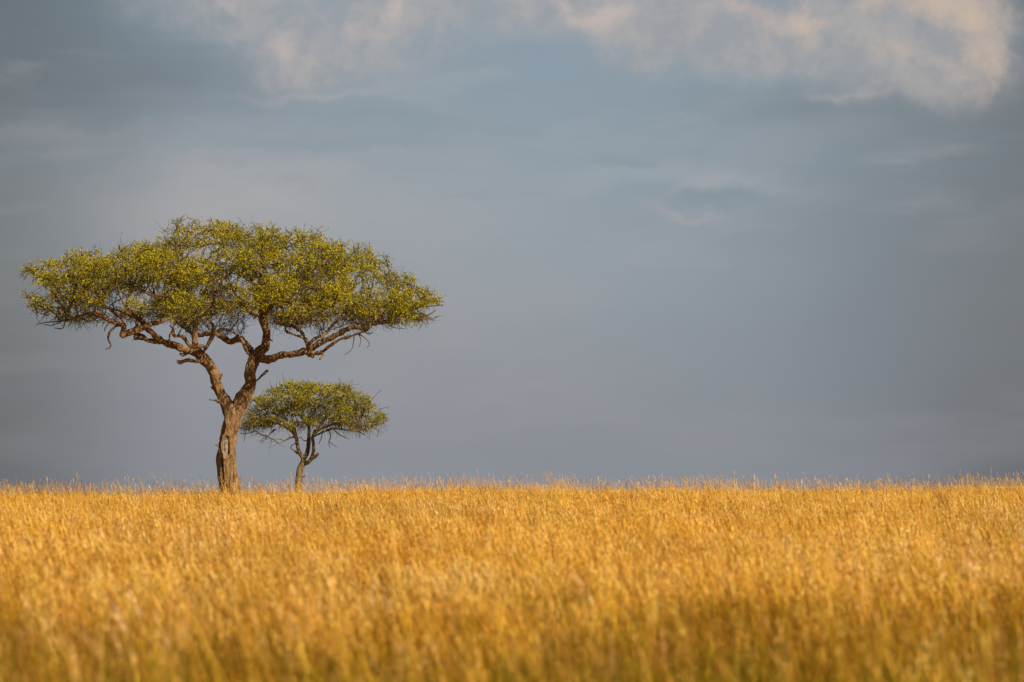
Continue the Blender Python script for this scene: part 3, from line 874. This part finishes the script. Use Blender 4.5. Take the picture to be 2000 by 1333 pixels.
YS = 226.0
small = dict(
    name='umbrella_thorn_tree', seed=23, Y=YS, base=(583, 985), seed_z=2.15, voxel=0.016, bark=bark_small, twig_mat=twig_small, leaf_mat=leaf_small,
    bark_d=0.03,
    label='small umbrella-shaped tree with thin crooked trunk, behind and right of the tall one',
    axis=612, full=1.3, ky=0.75, n_attr=7500, clumps=155, clump_r=(0.22, 0.5), clump_gap=0.37, step=0.09, kill=0.125, infl=1.6, tip=0.0075, cap=0.035, twig_r=0.016, twigs=2,
    twig_l=(0.10, 0.27), leafn=12, leaf_p=0.8, leaf_l=(0.028, 0.055), long=0.04, droop=420, droop_l=1.6, skew=0.85,
    top=[(466, 832), (474, 812), (486, 792), (500, 774), (525, 762), (552, 742), (590, 737), (625, 741), (655, 745), (684, 752), (705, 766), (728, 780), (742, 805), (754, 822), (757, 830)],
    low=[(466, 842), (500, 841), (540, 838), (575, 842), (610, 838), (635, 841), (675, 838), (713, 842), (750, 845), (757, 834)],
    limbs=[
        [(583, 987, 8.6, 0), (583, 962, 7.6, 0), (583.5, 940, 7.2, 0), (586, 918, 7.0, 0), (592, 903, 6.6, 0), (594, 893, 5.8, 0)],
        [(594, 896, 5, 0), (584.4, 885, 4.4, -0.1), (580.8, 867, 3.8, -0.2), (578, 852, 3.8, -0.3), (569, 841, 3.6, -0.5), (556, 834, 3.0, -0.8), (540, 826, 2.4, -1.2), (520, 816, 1.9, -1.5)],
        [(594, 897, 5, 0), (599.5, 884, 4.6, 0.1), (603, 868, 4.6, 0.1), (604, 852, 4.2, 0.1), (604, 838, 3.8, 0.1), (605, 818, 3.2, 0), (600, 798, 2.6, 0), (606, 780, 1.8, 0)],
        [(594, 906, 5.4, 0), (603, 903, 4.8, -0.1), (609, 895, 4.6, -0.15), (612.5, 882, 3.8, -0.2), (612.6, 868, 3.6, -0.2), (610.5, 853, 3.5, -0.2), (620, 842, 3.2, -0.3), (635, 835, 2.9, -0.5), (655, 828, 2.4, -0.7), (680, 822, 2, -0.8), (705, 815, 1.6, -0.9)],
        [(609, 897, 3.6, -0.15), (616, 893, 3.2, -0.2), (622.5, 886, 2.8, -0.25)],
        [(611, 853, 3, -0.2), (616, 840, 2.8, 0.3), (628, 828, 2.4, 0.9), (640, 812, 2, 1.4)],
        [(604, 838, 3, 0.1), (596, 824, 2.6, 0.6), (585, 812, 2.2, 1.2), (575, 800, 1.8, 1.7)],
        [(604, 830, 3, 0.1), (612, 815, 2.6, -0.6), (618, 800, 2.1, -1.2), (625, 790, 1.7, -1.7)],
        [(578, 851, 3, -0.3), (574, 836, 2.6, 0.1), (560, 820, 2.2, 0.6), (530, 805, 1.8, 1.0)],
        [(569, 841, 2.8, -0.5), (571, 826, 2.4, -1.0), (570, 808, 2, -1.6)],
        [(577, 854, 2.4, -0.3), (567, 855, 2.2, -0.5), (557, 861, 1.7, -0.6), (547, 866, 1.2, -0.7)],
        [(581, 886, 2.4, 0), (574, 880, 1.8, -0.1), (568, 875, 1.5, -0.1), (571, 869, 1.3, -0.1), (579, 866, 1.3, 0)],
        [(588, 932, 2, 0), (594, 931, 1.6, -0.1), (597, 928.5, 1.4, -0.15)],
        [(612, 853, 2.5, -0.2), (650, 838, 2.2, 0.0), (690, 842, 1.8, 0.2), (720, 840, 1.5, 0.4)],
    ],
    dead=[
        [(540, 838, 1.2, -0.8), (525, 850, 1.0, -0.9), (508, 862, 0.7, -1.0)],
        [(536, 838, 1.0, -0.6), (520, 856, 0.8, -0.7), (510, 868, 0.5, -0.8)],
        [(500, 842, 1.0, 0.3), (480, 848, 0.8, 0.4), (468, 846, 0.5, 0.5)],
        [(480, 843, 0.8, 0), (478, 855, 0.6, 0), (476, 864, 0.4, 0)],
        [(640, 838, 1.2, -0.5), (646, 852, 1.0, -0.6), (642, 864, 0.8, -0.6), (645, 876, 0.5, -0.6)],
        [(642, 862, 0.8, -0.6), (652, 870, 0.6, -0.7), (660, 875, 0.4, -0.7)],
        [(630, 840, 1.1, 0.2), (628, 855, 0.9, 0.2), (622, 868, 0.6, 0.3)],
        [(650, 838, 1.2, 0.3), (664, 850, 0.9, 0.4), (682, 858, 0.6, 0.5)],
        [(700, 842, 1.0, 0), (712, 850, 0.8, 0), (704, 846, 0.5, 0)],
        [(740, 840, 0.9, -0.3), (738, 850, 0.7, -0.3), (736, 854, 0.5, -0.3)],
        [(602, 862, 1.1, 0.1), (592, 860, 1.0, 0.1), (588, 854, 0.8, 0.1), (583, 857, 0.6, 0.1)],
        [(556, 862, 0.9, -0.6), (545, 858, 0.7, -0.7), (528, 860, 0.4, -0.8)],
        [(662, 764, 0.7, 0), (664, 748, 0.6, 0), (662, 738, 0.4, 0)],
        [(680, 758, 0.7, 0), (684, 748, 0.5, 0), (690, 742, 0.4, 0)],
        [(725, 782, 0.7, 0), (734, 772, 0.5, 0), (745, 762, 0.4, 0)],
        [(740, 800, 0.7, 0), (750, 797, 0.5, 0), (760, 795, 0.4, 0)],
        [(555, 752, 0.7, 0), (554, 742, 0.5, 0), (552, 730, 0.35, 0)],
        [(535, 762, 0.7, 0), (528, 752, 0.5, 0), (528, 744, 0.35, 0)],
    ])

build_tree(big)
build_tree(small)


# ------------------------------------------------------------------ grass
grm, N = new_mat('dry_red_oat_grass')
o_ = N.n('ShaderNodeOutputMaterial')
at = N.n('ShaderNodeAttribute'); at.attribute_name = 'col'
inf = N.n('ShaderNodeObjectInfo')
geo = N.n('ShaderNodeNewGeometry')
pn = N.noise(geo.outputs['Position'], 0.16, 4, 0.55)
pn2 = N.noise(geo.outputs['Position'], 0.9, 3, 0.5)
c_ = N.mix(N.m('MULTIPLY', N.ss(pn, 0.42, 0.60), 0.75), at.outputs['Color'], N.mix(1.0, at.outputs['Color'], (1.20, 1.06, 0.62), 'MULTIPLY'))
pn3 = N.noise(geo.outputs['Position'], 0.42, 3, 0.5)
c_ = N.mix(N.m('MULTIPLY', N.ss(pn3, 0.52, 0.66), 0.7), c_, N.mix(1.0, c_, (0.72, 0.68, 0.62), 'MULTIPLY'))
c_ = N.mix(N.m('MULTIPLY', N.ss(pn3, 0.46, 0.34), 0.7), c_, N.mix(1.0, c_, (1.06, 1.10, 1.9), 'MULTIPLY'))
c_ = N.mix(N.m('MULTIPLY', N.ss(pn2, 0.48, 0.66), 0.7), c_, N.mix(1.0, c_, (0.78, 0.62, 0.5), 'MULTIPLY'))
rv = inf.outputs['Random']
c_ = N.mix(N.ss(rv, 0.55, 0.0), c_, N.mix(1.0, c_, (0.55, 0.46, 0.34), 'MULTIPLY'))
c_ = N.mix(N.ss(rv, 0.62, 0.95), c_, N.mix(1.0, c_, (1.15, 1.2, 1.9), 'MULTIPLY'))
d_ = N.n('ShaderNodeBsdfDiffuse'); N.link(c_, d_.inputs[0])
tr = N.n('ShaderNodeBsdfTranslucent'); N.link(c_, tr.inputs[0])
ms = N.n('ShaderNodeMixShader'); ms.inputs[0].default_value = 0.35
N.link(d_.outputs[0], ms.inputs[1]); N.link(tr.outputs[0], ms.inputs[2]); N.link(ms.outputs[0], o_.inputs[0])

STRAW = [(0.68, 0.45, 0.042), (0.60, 0.375, 0.03), (0.74, 0.53, 0.09), (0.46, 0.26, 0.022), (0.66, 0.435, 0.036)]
HEAD = [(0.72, 0.50, 0.15), (0.66, 0.42, 0.10), (0.54, 0.28, 0.07), (0.78, 0.57, 0.20), (0.42, 0.21, 0.05)]
BLADE = [(0.58, 0.40, 0.035), (0.46, 0.33, 0.022), (0.33, 0.26, 0.015), (0.62, 0.43, 0.05)]
GREEN = [(0.11, 0.12, 0.008), (0.17, 0.155, 0.008)]
gold = lambda L: [(a, b * 1.0, c * 0.95) for a, b, c in L]
STRAW, HEAD, BLADE = gold(STRAW), gold(HEAD), gold(BLADE)
BROWN = [(0.26, 0.15, 0.022), (0.19, 0.115, 0.014), (0.30, 0.19, 0.034)]
DARK = [(0.10, 0.045, 0.02), (0.16, 0.07, 0.03)]


def tuft(idx, kind):
    rs = np.random.default_rng(100 + idx)
    vs, fs, cs = [], [], []

    def quad_strip(path, w, side, c):
        b = sum(len(v) for v in vs)
        L = path - side * w[:, None] / 2; R = path + side * w[:, None] / 2
        v = np.stack([L, R], 1).reshape(-1, 3)
        n_ = len(path)
        f = np.array([[b + 2 * i, b + 2 * i + 1, b + 2 * i + 3, b + 2 * i + 2] for i in range(n_ - 1)])
        vs.append(v); fs.append(f); cs.append(np.tile([*c, 1.0], (len(v), 1)))

    def spikelets(p, d, l, w, c):
        n_ = len(p)
        b = sum(len(v) for v in vs)
        d = d / (np.linalg.norm(d, axis=1)[:, None] + 1e-9)
        s = np.cross(d, rs.normal(size=(n_, 3))); s /= np.linalg.norm(s, axis=1)[:, None] + 1e-9
        v = np.stack([p, p + d * l[:, None] * .5 + s * w[:, None] / 2, p + d * l[:, None], p + d * l[:, None] * .5 - s * w[:, None] / 2], 1).reshape(-1, 3)
        vs.append(v); fs.append(b + np.arange(n_)[:, None] * 4 + np.arange(4)[None])
        cs.append(np.repeat(np.concatenate([c, np.ones((n_, 1))], 1), 4, 0))

    def stalk(h, lean, r0, thick, nsp, headl, hc, sc, spl=(0.012, 0.028)):
        a = rs.uniform(0, 2 * np.pi); rr = r0 * math.sqrt(rs.uniform())
        base = np.array([rr * math.cos(a), rr * math.sin(a), -0.03])
        tdir = np.array([rs.normal(-0.05, lean), rs.normal(0, lean), 1.0])
        bend = np.array([rs.normal(-0.07, 0.10), rs.normal(0, 0.08), -0.03]) * h
        t = np.linspace(0, 1, 6)
        path = base + tdir * h * t[:, None] + bend * (t ** 2.5)[:, None]
        sa = rs.uniform(0, np.pi); side = np.array([math.cos(sa), math.sin(sa), 0])
        quad_strip(path, np.linspace(thick, thick * 0.45, 6), side, sc)
        if nsp:
            tt = rs.uniform(1 - headl / h, 1.0, nsp)
            p = np.stack([np.interp(tt, t, path[:, k]) for k in range(3)], 1)
            d = rs.normal(0, 0.26, (nsp, 3)) + np.array([0, 0, 1.0]) + bend / h
            cc = np.array([np.array(hc) * rs.uniform(0.8, 1.15) for _ in range(nsp)])
            spikelets(p, d, rs.uniform(*spl, nsp), rs.uniform(0.0035, 0.0065, nsp), np.clip(cc, 0, 0.9))

    def blade(h, r0, w, c):
        a = rs.uniform(0, 2 * np.pi); rr = r0 * math.sqrt(rs.uniform())
        base = np.array([rr * math.cos(a), rr * math.sin(a), -0.03])
        a2 = rs.uniform(0, 2 * np.pi)
        out_ = np.array([math.cos(a2), math.sin(a2), 0])
        t = np.linspace(0, 1, 5)
        k = rs.uniform(0.15, 0.7)
        path = base + np.array([0, 0, 1]) * (h * (t - 0.35 * k * t ** 2.2))[:, None] + out_ * (h * k * t ** 1.7)[:, None]
        side = np.cross(out_, [0, 0, 1]); side = side * 0.8 + out_ * rs.normal(0, 0.4)
        side /= np.linalg.norm(side)
        quad_strip(path, w * np.array([0.8, 1, 0.9, 0.6, 0.08]), side, c)

    pick = lambda L: L[rs.integers(len(L))]
    R_ = 0.09
    if kind == 'straw':
        for _ in range(8):
            stalk(0.42 + 0.50 * rs.beta(2, 2.4), 0.10, R_, rs.uniform(0.0035, 0.0055), rs.integers(12, 20), rs.uniform(0.14, 0.26), pick(HEAD), pick(STRAW), (0.03, 0.065))
        for _ in range(9):
            blade(rs.uniform(0.28, 0.62), R_, rs.uniform(0.005, 0.009), pick(BLADE))
    elif kind == 'green':
        for _ in range(3):
            stalk(rs.uniform(0.42, 0.75), 0.12, R_, rs.uniform(0.003, 0.0045), rs.integers(8, 14), rs.uniform(0.10, 0.2), pick(BROWN + HEAD[4:]), pick(BROWN), (0.028, 0.06))
        for _ in range(5):
            blade(rs.uniform(0.25, 0.58), R_, rs.uniform(0.006, 0.010), pick(BLADE[2:3] + BROWN))
        for _ in range(11):
            blade(rs.uniform(0.25, 0.62), R_, rs.uniform(0.006, 0.011), pick(GREEN))
    elif kind == 'tall':
        for _ in range(3):
            stalk(rs.uniform(0.78, 1.35), 0.09, 0.2, rs.uniform(0.004, 0.006), rs.integers(14, 24), rs.uniform(0.12, 0.26), pick(HEAD[:4]), pick(STRAW), (0.028, 0.06))
        for _ in range(5):
            blade(rs.uniform(0.3, 0.7), R_, rs.uniform(0.005, 0.009), pick(BLADE))
    elif kind == 'brown':
        for _ in range(6):
            stalk(0.40 + 0.45 * rs.beta(2, 2.4), 0.12, R_, rs.uniform(0.0035, 0.0055), rs.integers(12, 20), rs.uniform(0.12, 0.24), pick(BROWN), pick(BROWN), (0.028, 0.06))
        for _ in range(10):
            blade(rs.uniform(0.28, 0.60), R_, rs.uniform(0.005, 0.009), pick(BLADE[1:3] + BROWN))
    else:                                    # brown weed with dark seed heads
        for _ in range(2):
            stalk(rs.uniform(0.68, 1.15), 0.22, 0.12, 0.005, 10, 0.07, pick(DARK), pick(DARK), (0.02, 0.035))
        for _ in range(4):
            blade(rs.uniform(0.3, 0.6), 0.2, rs.uniform(0.005, 0.009), pick(BLADE))
    vv = np.vstack(vs)
    return mesh_np('grass_tuft', vv, np.vstack(fs), grm, attrs={'col': ('POINT', 'FLOAT_COLOR', np.vstack(cs).astype(np.float32))})


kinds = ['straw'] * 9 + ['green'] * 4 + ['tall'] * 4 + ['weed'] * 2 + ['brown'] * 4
tcol = bpy.data.collections.new('grass_tufts')          # source meshes only, not linked to the scene
for i, k in enumerate(kinds):
    o = bpy.data.objects.new('tuft_%02d' % i, tuft(i, k))
    tcol.objects.link(o)

# points: dense on everything the lens can see, with a margin to the sides
pts, rots, scl, idx = [], [], [], []
yy = 17.0
while yy < 247:
    half = 0.118 * yy + 4.0
    dens = 15.0 if yy < 60 else 13.0 if yy < 130 else 11.0
    dy = 1.0
    n_ = int(2 * half * dy * dens)
    x = rng.uniform(-half, half, n_); y = rng.uniform(yy, yy + dy, n_)
    for a, b in zip(x, y):
        q = hnoise(a, b, 2.2, 9.1) * 0.6 + hnoise(a, b, 7.0, 2.2) * 0.6      # patchiness
        if hnoise(a, b, 0.9, 41.0) + 0.5 * q < -0.22 and rng.uniform() < 0.6: continue
        near = 1.0 - sstep(28, 58, b)  # greener, browner mix up close also paints foreground vignette and shade into the tufts
        g_ = hnoise(a, b, 1.6, 22.0) + 0.5 * hnoise(a, b, 5.0, 12.0)
        u = rng.uniform()
        br_ = hnoise(a, b, 2.4, 63.0) + 0.6 * hnoise(a, b * 0.4, 9.0, 66.0)
        tf = 0.5 + 1.6 * max(0.0, hnoise(a, b, 2.0, 77.0) + 0.25)
        if u < (0.10 if b > 180 else 0.05) * tf: k = rng.integers(13, 17)
        elif u < (0.135 if b > 180 else 0.06): k = rng.integers(17, 19)
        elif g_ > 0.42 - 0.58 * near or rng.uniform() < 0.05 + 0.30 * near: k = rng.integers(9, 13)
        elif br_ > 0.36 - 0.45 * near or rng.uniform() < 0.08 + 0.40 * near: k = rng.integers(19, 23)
        else: k = rng.integers(0, 9)
        pts.append((a, b, ground_z(a, b)))
        lean = 0.10
        wl = -0.09 + 0.34 * hnoise(a, b, 1.1, 31.0) + 0.16 * hnoise(a, b, 6.0, 37.0)
        hc = 1.0 + 0.30 * q + 0.22 * hnoise(a, b, 0.7, 41.0)
        rots.append((rng.normal(0, 0.08), wl + rng.normal(0, 0.05), rng.uniform(-0.6, 0.6)))
        scl.append(max(0.55, min(1.35, hc * rng.uniform(0.86, 1.12))))
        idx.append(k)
    yy += dy
print('grass tufts', len(pts))
gme = bpy.data.meshes.new('grass')
gme.vertices.add(len(pts)); gme.vertices.foreach_set('co', np.array(pts, np.float32).ravel())
for nm, typ, arr in (('rot', 'FLOAT_VECTOR', np.array(rots, np.float32)), ('scl', 'FLOAT', np.array(scl, np.float32)), ('idx', 'INT', np.array(idx, np.int32))):
    a = gme.attributes.new(nm, typ, 'POINT')
    a.data.foreach_set('vector' if typ == 'FLOAT_VECTOR' else 'value', arr.ravel())
gme.materials.append(grm)
gob = link_obj('grass', gme)
tag(gob, 'golden dry knee-high savanna grass with feathery seed heads', 'grass', kind='stuff')
ng = bpy.data.node_groups.new('grass_scatter', 'GeometryNodeTree')
ng.interface.new_socket('Geometry', in_out='INPUT', socket_type='NodeSocketGeometry')
ng.interface.new_socket('Geometry', in_out='OUTPUT', socket_type='NodeSocketGeometry')
gi = ng.nodes.new('NodeGroupInput'); go = ng.nodes.new('NodeGroupOutput')
iop = ng.nodes.new('GeometryNodeInstanceOnPoints')
ci = ng.nodes.new('GeometryNodeCollectionInfo')
ci.inputs['Collection'].default_value = tcol
ci.inputs['Separate Children'].default_value = True
ci.inputs['Reset Children'].default_value = True


def named(nm, typ):
    nd = ng.nodes.new('GeometryNodeInputNamedAttribute'); nd.data_type = typ
    nd.inputs['Name'].default_value = nm
    return nd.outputs['Attribute']


ng.links.new(gi.outputs[0], iop.inputs['Points'])
ng.links.new(ci.outputs[0], iop.inputs['Instance'])
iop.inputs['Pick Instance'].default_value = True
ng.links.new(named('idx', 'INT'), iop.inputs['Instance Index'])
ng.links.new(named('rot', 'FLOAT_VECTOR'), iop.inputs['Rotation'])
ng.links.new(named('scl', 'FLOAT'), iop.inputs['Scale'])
ng.links.new(iop.outputs[0], go.inputs[0])
md = gob.modifiers.new('scatter', 'NODES'); md.node_group = ng

# ------------------------------------------------------------------ birds, two far dark specks
bmat, N = new_mat('dark_feathers')
o_ = N.n('ShaderNodeOutputMaterial'); p_ = N.n('ShaderNodeBsdfPrincipled'); N.link(p_.outputs[0], o_.inputs[0])
t_ = N.n('ShaderNodeTexCoord')
N.link(N.mix(N.noise(t_.outputs['Object'], 20, 2), (0.03, 0.03, 0.035), (0.06, 0.055, 0.05)), p_.inputs['Base Color'])


def bird(px, py, Y, s, yaw, label):
    V_, F_ = [], {'q': [], 't': []}
    body = catmull([[0, -0.5, 0, 0.02], [0, -0.42, 0.02, 0.06], [0, -0.30, 0.02, 0.07], [0, -0.1, 0, 0.11], [0, 0.15, 0, 0.09], [0, 0.35, 0.01, 0.04], [0, 0.55, 0.02, 0.03]], 4)
    tube(body[:, :3] * s, body[:, 3] * s, 8, V_, F_)
    v = [np.vstack(V_)]; q = [np.vstack(F_['q'])]; t = [np.vstack(F_['t'])]
    b = len(v[0])
    for sd in (-1, 1):
        w = np.array([[0.05, -0.22, 0.02], [0.05, 0.18, 0.02], [0.45, -0.26, 0.16], [0.45, 0.10, 0.14], [0.85, -0.12, 0.24], [0.80, 0.08, 0.22], [1.15, 0.12, 0.22], [1.0, 0.18, 0.2]])
        w[:, 0] *= sd
        top_ = w * s; bot = w * s - np.array([0, 0, 0.02 * s])
        v.append(np.vstack([top_, bot]))
        fq = [[0, 1, 3, 2], [2, 3, 5, 4], [4, 5, 7, 6]]
        fq += [[a + 8 for a in reversed(f)] for f in fq]
        fq += [[0, 2, 10, 8], [2, 4, 12, 10], [4, 6, 14, 12], [6, 7, 15, 14], [7, 5, 13, 15], [5, 3, 11, 13], [3, 1, 9, 11]]
        q.append(np.array(fq) + b); b += 16
    o = link_obj('bird', mesh_np('bird', np.vstack(v), [np.vstack(q), np.vstack(t)], bmat, smooth=True), loc=P(px, py, Y))
    o.rotation_euler = (0.1, 0.15, yaw)
    tag(o, label, 'bird', 'distant birds in flight')


bird(1383.5, 536.5, 1500.0, 0.17, 0.5, 'tiny dark bird far off in the sky, left and higher of the two')
bird(1395.5, 542.0, 1700.0, 0.17, -0.4, 'tiny faint bird far off in the sky, right and lower of the two')
